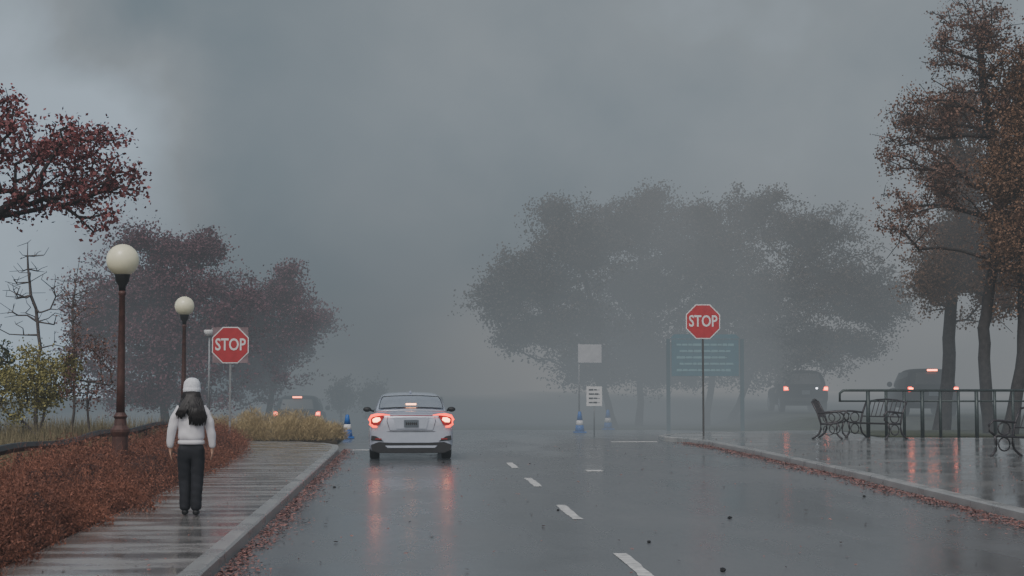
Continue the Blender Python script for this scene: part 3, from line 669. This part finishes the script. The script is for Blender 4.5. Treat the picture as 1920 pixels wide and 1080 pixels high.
def sedan(loc, rz, label):
    root = thing('silver_car', label, 'car', loc, rz)
    def sec(y, w_, zb, zs, zt, wt=.16): return (y, [(0, zb), (w_-.10, zb), (w_-.02, zb+.06), (w_+.005, .40), (w_+.005, .64), (w_-.03, zs), (w_-wt, zt-.012), (0, zt+.01)])
    body = loft([sec(0, .76, .26, .80, .86, .22), sec(.03, .84, .20, .88, .95, .2), sec(.10, .89, .17, .96, 1.04), sec(.28, .905, .16, .99, 1.07), sec(.6, .91, .16, 1.0, 1.06, .2),
                 sec(1.1, .91, .16, .99, 1.04, .2), sec(2.0, .90, .16, .96, 1.0, .2), sec(3.0, .90, .16, .93, .98, .2), sec(3.5, .90, .16, .90, .96, .2), sec(4.1, .88, .17, .80, .88, .2), sec(4.45, .80, .2, .66, .74, .2), sec(4.6, .66, .26, .58, .64, .2)])
    b = body.build('body', M['silver'], root, True, sub=2)
    cut = MB()
    for yy in (.98, 3.68):
        for sx in (-1, 1): cut.lathe([(.36, -.14), (.36, .14)], (sx*.86, yy, .31), 28, 'x')
    co = cut.build('cut', None); bo = b.modifiers.new('b', 'BOOLEAN'); bo.operation = 'DIFFERENCE'; bo.object = co; bo.solver = 'EXACT'
    b = bake(b); bpy.data.objects.remove(co)
    for yy in (.98, 3.68):
        for sx in (-1, 1): make_wheel(sx*.885, yy, .315, root)
    def cs(y, wb, zb, wt_, zt): return (y, [(0, zb-.05), (wb, zb), (wb-.02, zb+.06), ((wb+wt_)/2+.02, (zb+zt)/2), (wt_, zt-.06), (wt_-.12, zt-.008), (0, zt+.012)])
    cab = loft([cs(.32, .74, 1.0, .70, 1.06), cs(.46, .77, 1.0, .69, 1.13), cs(.80, .81, .98, .67, 1.30), cs(1.12, .83, .96, .66, 1.41), cs(1.7, .82, .95, .655, 1.45), cs(2.3, .81, .94, .65, 1.45), cs(2.75, .79, .93, .64, 1.41), cs(3.2, .76, .92, .66, 1.18), cs(3.65, .7, .9, .66, .98)])
    cab.build('cabin', M['silver'], root, True, sub=2)
    Ys = [.41, .60, .80, .97]; Zs = [1.105, 1.21, 1.298, 1.352]; Ws = [.695, .675, .645, .605]; vs = []; fs = []; n = 12
    for Yq, Zq, Wq in zip(Ys, Zs, Ws):
        for i in range(n+1):
            u_ = 2*i/n-1; vs.append((Wq*u_, Yq-.03+.05*u_*u_, Zq+.030-.028*u_*u_))
    for j in range(3):
        for i in range(n): fs.append((j*(n+1)+i, j*(n+1)+i+1, (j+1)*(n+1)+i+1, (j+1)*(n+1)+i))
    me = bpy.data.meshes.new('rear_window'); me.from_pydata(vs, [], fs); me.update(); g_ = link('rear_window', me, M['rear_glass'], root, True)
    mb = MB(); vv = [Vector(v)+Vector((0, -.006, .004)) for v in vs]
    mb.tube([vv[i] for i in range(n+1)]+[vv[(j)*(n+1)+n] for j in (1, 2, 3)]+[vv[3*(n+1)+i] for i in range(n-1, -1, -1)]+[vv[j*(n+1)] for j in (2, 1)], .007, 6, True)
    mb.build('window_seal', M['plastic'], g_, True)
    for sx in (-1, 1):
        patch([(sx*.78, 1.05, 1.03), (sx*.79, 2.9, 1.0), (sx*.68, 2.6, 1.33), (sx*.69, 1.3, 1.33)], 'side_window', M['glass'], root, bulge=.02, thick=.025, dirv=(sx, 0, 0))
        arc = [(.46, .972), (.60, .985), (.72, .985), (.84, .950), (.882, .87), (.87, .79), (.81, .735), (.73, .722)]
        def yb(x_): return -.045+.34*max(0, (x_-.58))**1.6
        mb = MB(); mb.tube([(sx*a, yb(a)+.01, b_) for a, b_ in arc], [.010, .018, .028, .038, .042, .040, .032, .018], 8)
        tl = mb.build('tail_light', M['tail'], root, True)
        mb = MB(); mb.tube([(sx*.67, yb(.67)-.014, .895), (sx*.74, yb(.74)-.012, .872), (sx*.81, yb(.81)+.0, .855)], [.030, .052, .036], 10); mb.build('lamp_core', M['tail_core'], tl, True)
        MB().plate([(sx*.58, .965), (sx*.86, .955), (sx*.86, .75), (sx*.68, .76)], -.025, .10).build('lens', M['tail_off'], tl)
        mb = MB(); mb.lathe(sphere_prof(1, 8), (0, 0, 0), 14); mb.v = [(sx*.97+a*.095, 2.72+b_*.06, 1.05+c_*.058) for a, b_, c_ in mb.v]
        mi = mb.build('mirror', M['plastic'], root, True); MB().tube([(sx*.80, 2.78, 1.0), (sx*.92, 2.74, 1.04)], .025, 6).build('bracket', M['plastic'], mi)
        MB().plate([(sx*.58, .41), (sx*.86, .44), (sx*.85, .54), (sx*.74, .52)], -.012, .10).build('bumper_vent', M['plastic'], root, bevel=.006)
        MB().box((sx*.70, -.018, .465), (.14, .03, .03)).build('reflector', M['tail_off'], root, bevel=.006)
        MB().tube([(sx*.50, -.01, .235), (sx*.50, .2, .235)], .04, 10).build('exhaust_tip', M['alloy'], root, True)
        MB().box((sx*.70, 4.47, .66), (.26, .16, .10)).build('headlight', M['glass'], root, bevel=.02)
        for yy in (1.6, 2.5): MB().box((sx*.915, yy, .84), (.02, .16, .025)).build('door_handle', M['alloy'], root)
    mb = MB(); mb.tube([(x_, -.02+.12*abs(x_)**2+.03, 1.075-.05*x_*x_) for x_ in np.linspace(-.74, .74, 13)], [.008]+[.015]*11+[.008], 8); mb.build('spoiler', M['silver'], root, True)
    mb = MB(); mb.tube([(x_, -.036+.03*abs(x_)**2, .960-.02*x_*x_) for x_ in np.linspace(-.46, .46, 9)], .012, 6); mb.build('trunk_bar', M['tail_off'], root, True)
    MB().plate([(-.32, .68), (.32, .68), (.38, .91), (-.38, .91)], -.024, .02).build('plate_recess', M['silver'], root, bevel=.006)
    pl = MB().box((0, -.040, .79), (.31, .012, .16)).build('licence_plate', M['plate'], root, bevel=.003)
    mb = MB(); mb.box((0, -.0475, .79), (.22, .003, .012))
    for k in range(6): mb.box((-.105+k*.042, -.049, .79), (.022, .004, .06))
    mb.build('plate_characters', M['black'], pl)
    MB().plate([(-.86, .34), (-.70, .40), (-.40, .385), (.40, .385), (.70, .40), (.86, .34), (.84, .22), (.70, .165), (-.70, .165), (-.84, .22)], -.018, .16).build('lower_bumper', M['plastic'], root, bevel=.01)
    MB().plate([(-.56, .325), (.56, .325), (.50, .275), (-.50, .275)], -.028, .0).build('bumper_trim', M['silver'], root, bevel=.004)
    mb = MB(); mb.tube([(x_, -.004+.10*abs(x_)**3, .62) for x_ in np.linspace(-.80, .80, 15)], .007, 6); mb.build('bumper_seam', M['plastic'], root)
    mb = MB(); mb.tube([(-.50, -.010, .94), (-.52, -.014, .85), (-.46, -.022, .65), (.46, -.022, .65), (.52, -.014, .85), (.50, -.010, .94)], .006, 6); mb.build('trunk_seam', M['plastic'], root)
    mb = MB(); mb.plate([(-.03, 0), (.03, 0), (.006, .05), (-.006, .05)], -.07, .05); mb.v = [(a, b_+1.45-(c_*.7), c_+1.44) for a, b_, c_ in mb.v]; mb.build('antenna', M['silver'], root)
    MB().box((0, .50, 1.20), (.22, .03, .03)).build('brake_light', M['tail_core'], root)
    return root
cg = gnd(771, 864); sedan((cg.x, cg.y, 0), R(1.0), 'silver sedan with glowing tail lights stopped at the end of the road')
def suv(px, Y, label, rz=0, white=False, W=.93, HT=1.68, top=True, dz=0):
    x0 = at(px, 717, Y).x; root = thing('dark_car', label, 'car', (x0, Y, gz(x0, Y+1)+.01+dz), rz, 'dark cars seen from behind in the mist')
    def sec(y, w_, zb, zt): return (y, [(0, zb), (w_-.12, zb), (w_-.02, zb+.1), (w_, .7), (w_-.03, zt-.06), (w_-.1, zt), (0, zt)])
    loft([sec(0, W-.12, .45, .92), sec(.06, W-.04, .36, 1.0), (sec(.3, W, .28, 1.04)), sec(1.5, W, .25, 1.03), sec(3.2, W, .25, 1.02), sec(4.1, W-.03, .28, .95), sec(4.5, W-.12, .4, .82)]).build('body', M['dark_paint'], root, True, sub=2)
    k = HT
    def cs(y, wb, wt_, zt): return (y, [(0, .95), (wb, .97), (wb-.01, 1.08), ((wb+wt_)/2+.02, (1.05+zt)/2), (wt_, zt-.07), (wt_-.1, zt), (0, zt+.015)])
    loft([cs(.06, .78, .66, 1.12), cs(.22, .84, .68, k-.12), cs(.45, .86, .67, k-.02), cs(1.4, .86, .66, k), cs(2.3, .86, .66, k-.03), cs(2.7, .85, .66, k-.12), cs(3.4, .80, .7, 1.08)]).build('cabin', M['dark_paint'], root, True, sub=2)
    patch([(-.62, .09, 1.10), (.62, .09, 1.10), (.54, .26, k-.16), (-.54, .26, k-.16)], 'rear_window', M['dark_glass'], root, bulge=.02, thick=.035)
    for sx in (-1, 1):
        patch([(sx*.80, .7, 1.12), (sx*.80, 2.9, 1.12), (sx*.70, 2.4, k-.14), (sx*.70, .7, k-.14)], 'side_window', M['dark_glass'], root, bulge=.01, thick=.02, dirv=(sx, 0, 0))
        tl = MB().plate([(sx*.66, .88), (sx*.86, .86), (sx*.86, 1.03), (sx*.76, 1.04)], -.02, .14).build('tail_light', M['tail_far'], root, bevel=.01)
        MB().box((sx*.78, -.03, .95), (.14, .02, .10)).build('lamp_core', M['tail_far_core'], tl)
        MB().lathe(sphere_prof(.1, 8), (sx*1.0, 2.7, 1.12), 10).build('mirror', M['dark_paint'], root, True)
        for yy in (.85, 3.55): make_wheel(sx*(W-.01), yy, .35, root)
    MB().box((0, .02, .52), (1.3, .1, .14)).build('bumper', M['plastic'], root, bevel=.02)
    MB().box((0, -.012, .80), (.32, .02, .16)).build('licence_plate', M['plate'], root)
    if top: MB().box((0, .15, k-.06), (.34, .05, .055)).build('brake_light', M['tail_far_core'], root)
    if white: MB().box((.42, -.03, .96), (.07, .03, .06)).build('reversing_light', M['head'], root)
    return root
suv(557, 60, 'dark car with lit brake lights beyond the straw grass, left of the road', HT=1.62, dz=.0)
suv(1511, 62, 'dark car with one white light beside the blue board', R(-4), True, top=False)
suv(1750, 55, 'dark car behind the railing beside the leaning tree trunk', R(-6))
# ---------------------------------------------------------------- person
def skin(name, verts, edges, m, parent, lv=2, root=0):
    me = bpy.data.meshes.new(name); me.from_pydata([v[:3] for v in verts], edges, []); me.update()
    o = bpy.data.objects.new(name, me); col.objects.link(o)
    mo = o.modifiers.new('k', 'SKIN'); mo.use_smooth_shade = True
    for i, v in enumerate(verts):
        d = me.skin_vertices[0].data[i]; r_ = v[3]; d.radius = r_ if isinstance(r_, tuple) else (r_, r_)
    me.skin_vertices[0].data[root].use_root = True
    s_ = o.modifiers.new('s', 'SUBSURF'); s_.levels = s_.render_levels = lv
    bake(o); o.data.name = name; o.data.materials.clear(); o.data.materials.append(m); o.parent = parent
    for p in o.data.polygons: p.use_smooth = True
    return o
c = gnd(357, 967, .126); pr = thing('person', 'person in white puffer jacket and white beanie walking away on the sidewalk', 'person', (c.x, c.y, .126), R(2))
V = [(0, 0, .86, (.13, .10)), (0, 0, 1.0, (.11, .085)), (0, 0, 1.16, (.13, .095)), (0, 0, 1.28, (.07, .06)), (0, .005, 1.345, .045), (0, .015, 1.40, .068), (0, .018, 1.47, .078), (0, .01, 1.53, .05)]
E = [(i, i+1) for i in range(7)]
E.append((6, len(V))); V.append((0, .11, 1.435, .012))
def chain(pts, start):
    k = start
    for p in pts: V.append(p); E.append((k, len(V)-1)); k = len(V)-1
    return k
for sx, fy in ((-1, .05), (1, -.03)):
    chain([(sx*.078, 0, .80, .075), (sx*.070, .03+fy*.5, .44, .050), (sx*.062, fy*.6-.01, .09, .036), (sx*.064, fy*.6+.06, .035, .032), (sx*.066, fy*.6+.14, .025, .026)], 0)
    k = chain([(sx*.14, -.01, 1.245, .048), (sx*.205, -.02, 1.02, .036), (sx*.238, .02, .80, .025), (sx*.240, .03, .745, .024)], 2)
    for j, (dy, ln) in enumerate(((-.028, .058), (-.010, .072), (.010, .078), (.028, .07))):
        chain([(sx*.238, .035+dy, .715, .009), (sx*.233, .04+dy, .715-ln*.55, .008), (sx*.221, .045+dy, .715-ln, .006)], k)
    chain([(sx*.228, .065, .735, .009), (sx*.221, .08, .705, .007)], k)
body = skin('body', V, E, M['skin'], pr)
for sx in (-1, 1):
    MB().lathe(sphere_prof(.012, 6), (sx*.03, .085, 1.455), 8).build('eye', M['sign_white'], pr, True)
V = [(0, 0, .88, (.145, .11)), (0, 0, .80, (.150, .112))]; E = [(0, 1)]
for sx, fy in ((-1, .05), (1, -.03)):
    chain([(sx*.078, 0, .70, (.096, .094)), (sx*.072, .02+fy*.5, .44, .079), (sx*.066, fy*.6, .22, .070), (sx*.064, fy*.6-.005, .05, .068)], 1)
tr = skin('trousers', V, E, M['trousers'], pr, 3)
for v in tr.data.vertices:
    k = math.sin(v.co.z*46+v.co.x*22)*math.sin(v.co.z*21+v.co.y*30); v.co += v.normal*(.003*k)
for sx, fy in ((-1, .05), (1, -.03)):
    skin('shoe', [(sx*.064, fy*.6-.05, .045, (.041, .04)), (sx*.066, fy*.6+.04, .04, (.041, .036)), (sx*.068, fy*.6+.14, .03, (.038, .026))], [(0, 1), (1, 2)], M['boot'], pr)
V = [(0, 0, .85, (.160, .125)), (0, 0, .92, (.170, .135)), (0, 0, 1.08, (.158, .13)), (0, 0, 1.20, (.150, .115)), (0, 0, 1.285, (.095, .08)), (0, .0, 1.345, (.072, .068))]; E = [(i, i+1) for i in range(5)]
for sx in (-1, 1):
    chain([(sx*.14, -.005, 1.225, .066), (sx*.188, -.015, 1.13, .063), (sx*.218, -.02, 1.01, .058), (sx*.238, .0, .89, .052), (sx*.241, .018, .775, .037)], 3)
ja = skin('jacket', V, E, M['jacket'], pr, 3)
me = ja.data
nv = np.empty(len(me.vertices)*3); me.vertices.foreach_get('co', nv); nv = nv.reshape(-1, 3)
nn_ = np.array([v.normal[:] for v in me.vertices]); a = np.sin(nv[:, 2]*44+np.sin(nv[:, 0]*19)*2.2)*(.5+.5*np.sin(nv[:, 0]*17+nv[:, 2]*9))
nv += nn_*(a*.004)[:, None]; me.vertices.foreach_set('co', nv.ravel()); me.update()
MB().rings([(0, .0, .825, .14, .11), (0, 0, .835, .155, .122), (0, 0, .865, .155, .122), (0, 0, .875, .14, .11)]).build('jacket_hem', M['jacket'], pr, True)
mb = MB(); mb.lathe([(.095, 1.425), (.102, 1.43), (.104, 1.47), (.098, 1.475), (.099, 1.50), (.092, 1.545), (.07, 1.578), (.035, 1.597), (.004, 1.60)], (0, 0, 0), 26)
mb.v = [(x_, y_*1.05+.01, z_) for x_, y_, z_ in mb.v]; mb.build('beanie', M['beanie'], pr, True)
random.seed(12); mb = MB()
mb.rings([(0, .0, 1.46, .085, .085), (0, -.01, 1.42, .098, .092), (0, -.025, 1.37, .100, .088), (.008, -.05, 1.31, .118, .082), (.025, -.075, 1.25, .125, .075), (.050, -.095, 1.19, .105, .062), (.068, -.105, 1.13, .075, .045), (.075, -.11, 1.09, .03, .02)], 20)
for k in range(190):
    a = random.uniform(-1.3, 1.3); left = random.random() < .3
    x0 = .095*math.sin(a); y0 = .005-.092*math.cos(a)
    if left: ex, ez = min(-.06, random.gauss(-.115, .022)), random.uniform(1.12, 1.18)
    else: ex, ez = min(.175, max(-.01, random.gauss(.080, .045))), random.uniform(1.04, 1.12)
    ey = -.150+.5*ex*ex; wv = random.uniform(-.008, .008)
    pts = [(x0*.9, y0, 1.44), (x0*1.08, y0-.012, 1.375), (x0+(ex-x0)*.35+wv, y0-.035, 1.31), (x0+(ex-x0)*.75-wv, ey, 1.24), (ex+wv, ey-.008, (1.23+ez)/2), (ex*.96, ey, ez)]
    mb.tube(pts, [.012, .016, .018, .018, .014, .005], 6)
mb.build('hair', M['hair'], pr, True)
# ---------------------------------------------------------------- painted mist: glowing haze colour mixed into surface materials, stronger down the street
mist_paint = bpy.data.node_groups.new('painted_mist', 'ShaderNodeTree')
mist_paint.interface.new_socket('Shader', in_out='INPUT', socket_type='NodeSocketShader'); mist_paint.interface.new_socket('Shader', in_out='OUTPUT', socket_type='NodeSocketShader')
N = mist_paint.nodes; L = mist_paint.links; gi = N.new('NodeGroupInput'); go = N.new('NodeGroupOutput'); ge = N.new('ShaderNodeNewGeometry')
fc, s, no = fog_paint(mist_paint, ge.outputs['Position'])
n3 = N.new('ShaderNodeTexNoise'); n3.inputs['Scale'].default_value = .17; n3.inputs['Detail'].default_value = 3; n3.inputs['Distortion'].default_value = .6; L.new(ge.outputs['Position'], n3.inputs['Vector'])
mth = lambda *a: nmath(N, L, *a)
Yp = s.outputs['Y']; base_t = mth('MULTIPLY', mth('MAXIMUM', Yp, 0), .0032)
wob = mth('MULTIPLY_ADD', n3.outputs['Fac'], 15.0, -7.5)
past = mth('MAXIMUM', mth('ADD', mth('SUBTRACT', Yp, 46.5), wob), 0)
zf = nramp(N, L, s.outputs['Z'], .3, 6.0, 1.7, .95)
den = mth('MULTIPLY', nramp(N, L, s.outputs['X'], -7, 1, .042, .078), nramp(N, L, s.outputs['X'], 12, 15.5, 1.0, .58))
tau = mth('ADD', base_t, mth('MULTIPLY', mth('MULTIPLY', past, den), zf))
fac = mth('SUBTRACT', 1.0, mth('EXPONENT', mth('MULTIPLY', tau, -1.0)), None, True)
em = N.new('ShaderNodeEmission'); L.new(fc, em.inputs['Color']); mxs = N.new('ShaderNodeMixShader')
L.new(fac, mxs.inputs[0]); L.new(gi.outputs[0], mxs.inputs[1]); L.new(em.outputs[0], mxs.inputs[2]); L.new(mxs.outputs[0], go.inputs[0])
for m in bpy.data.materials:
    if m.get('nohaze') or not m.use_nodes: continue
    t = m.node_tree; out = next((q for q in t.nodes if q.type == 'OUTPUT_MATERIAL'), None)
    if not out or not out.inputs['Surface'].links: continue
    src = out.inputs['Surface'].links[0].from_socket; g = t.nodes.new('ShaderNodeGroup'); g.node_tree = mist_paint
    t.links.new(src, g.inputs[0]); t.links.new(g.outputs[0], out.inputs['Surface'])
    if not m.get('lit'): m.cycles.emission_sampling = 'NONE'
print('BUILD', time.time()-T0)
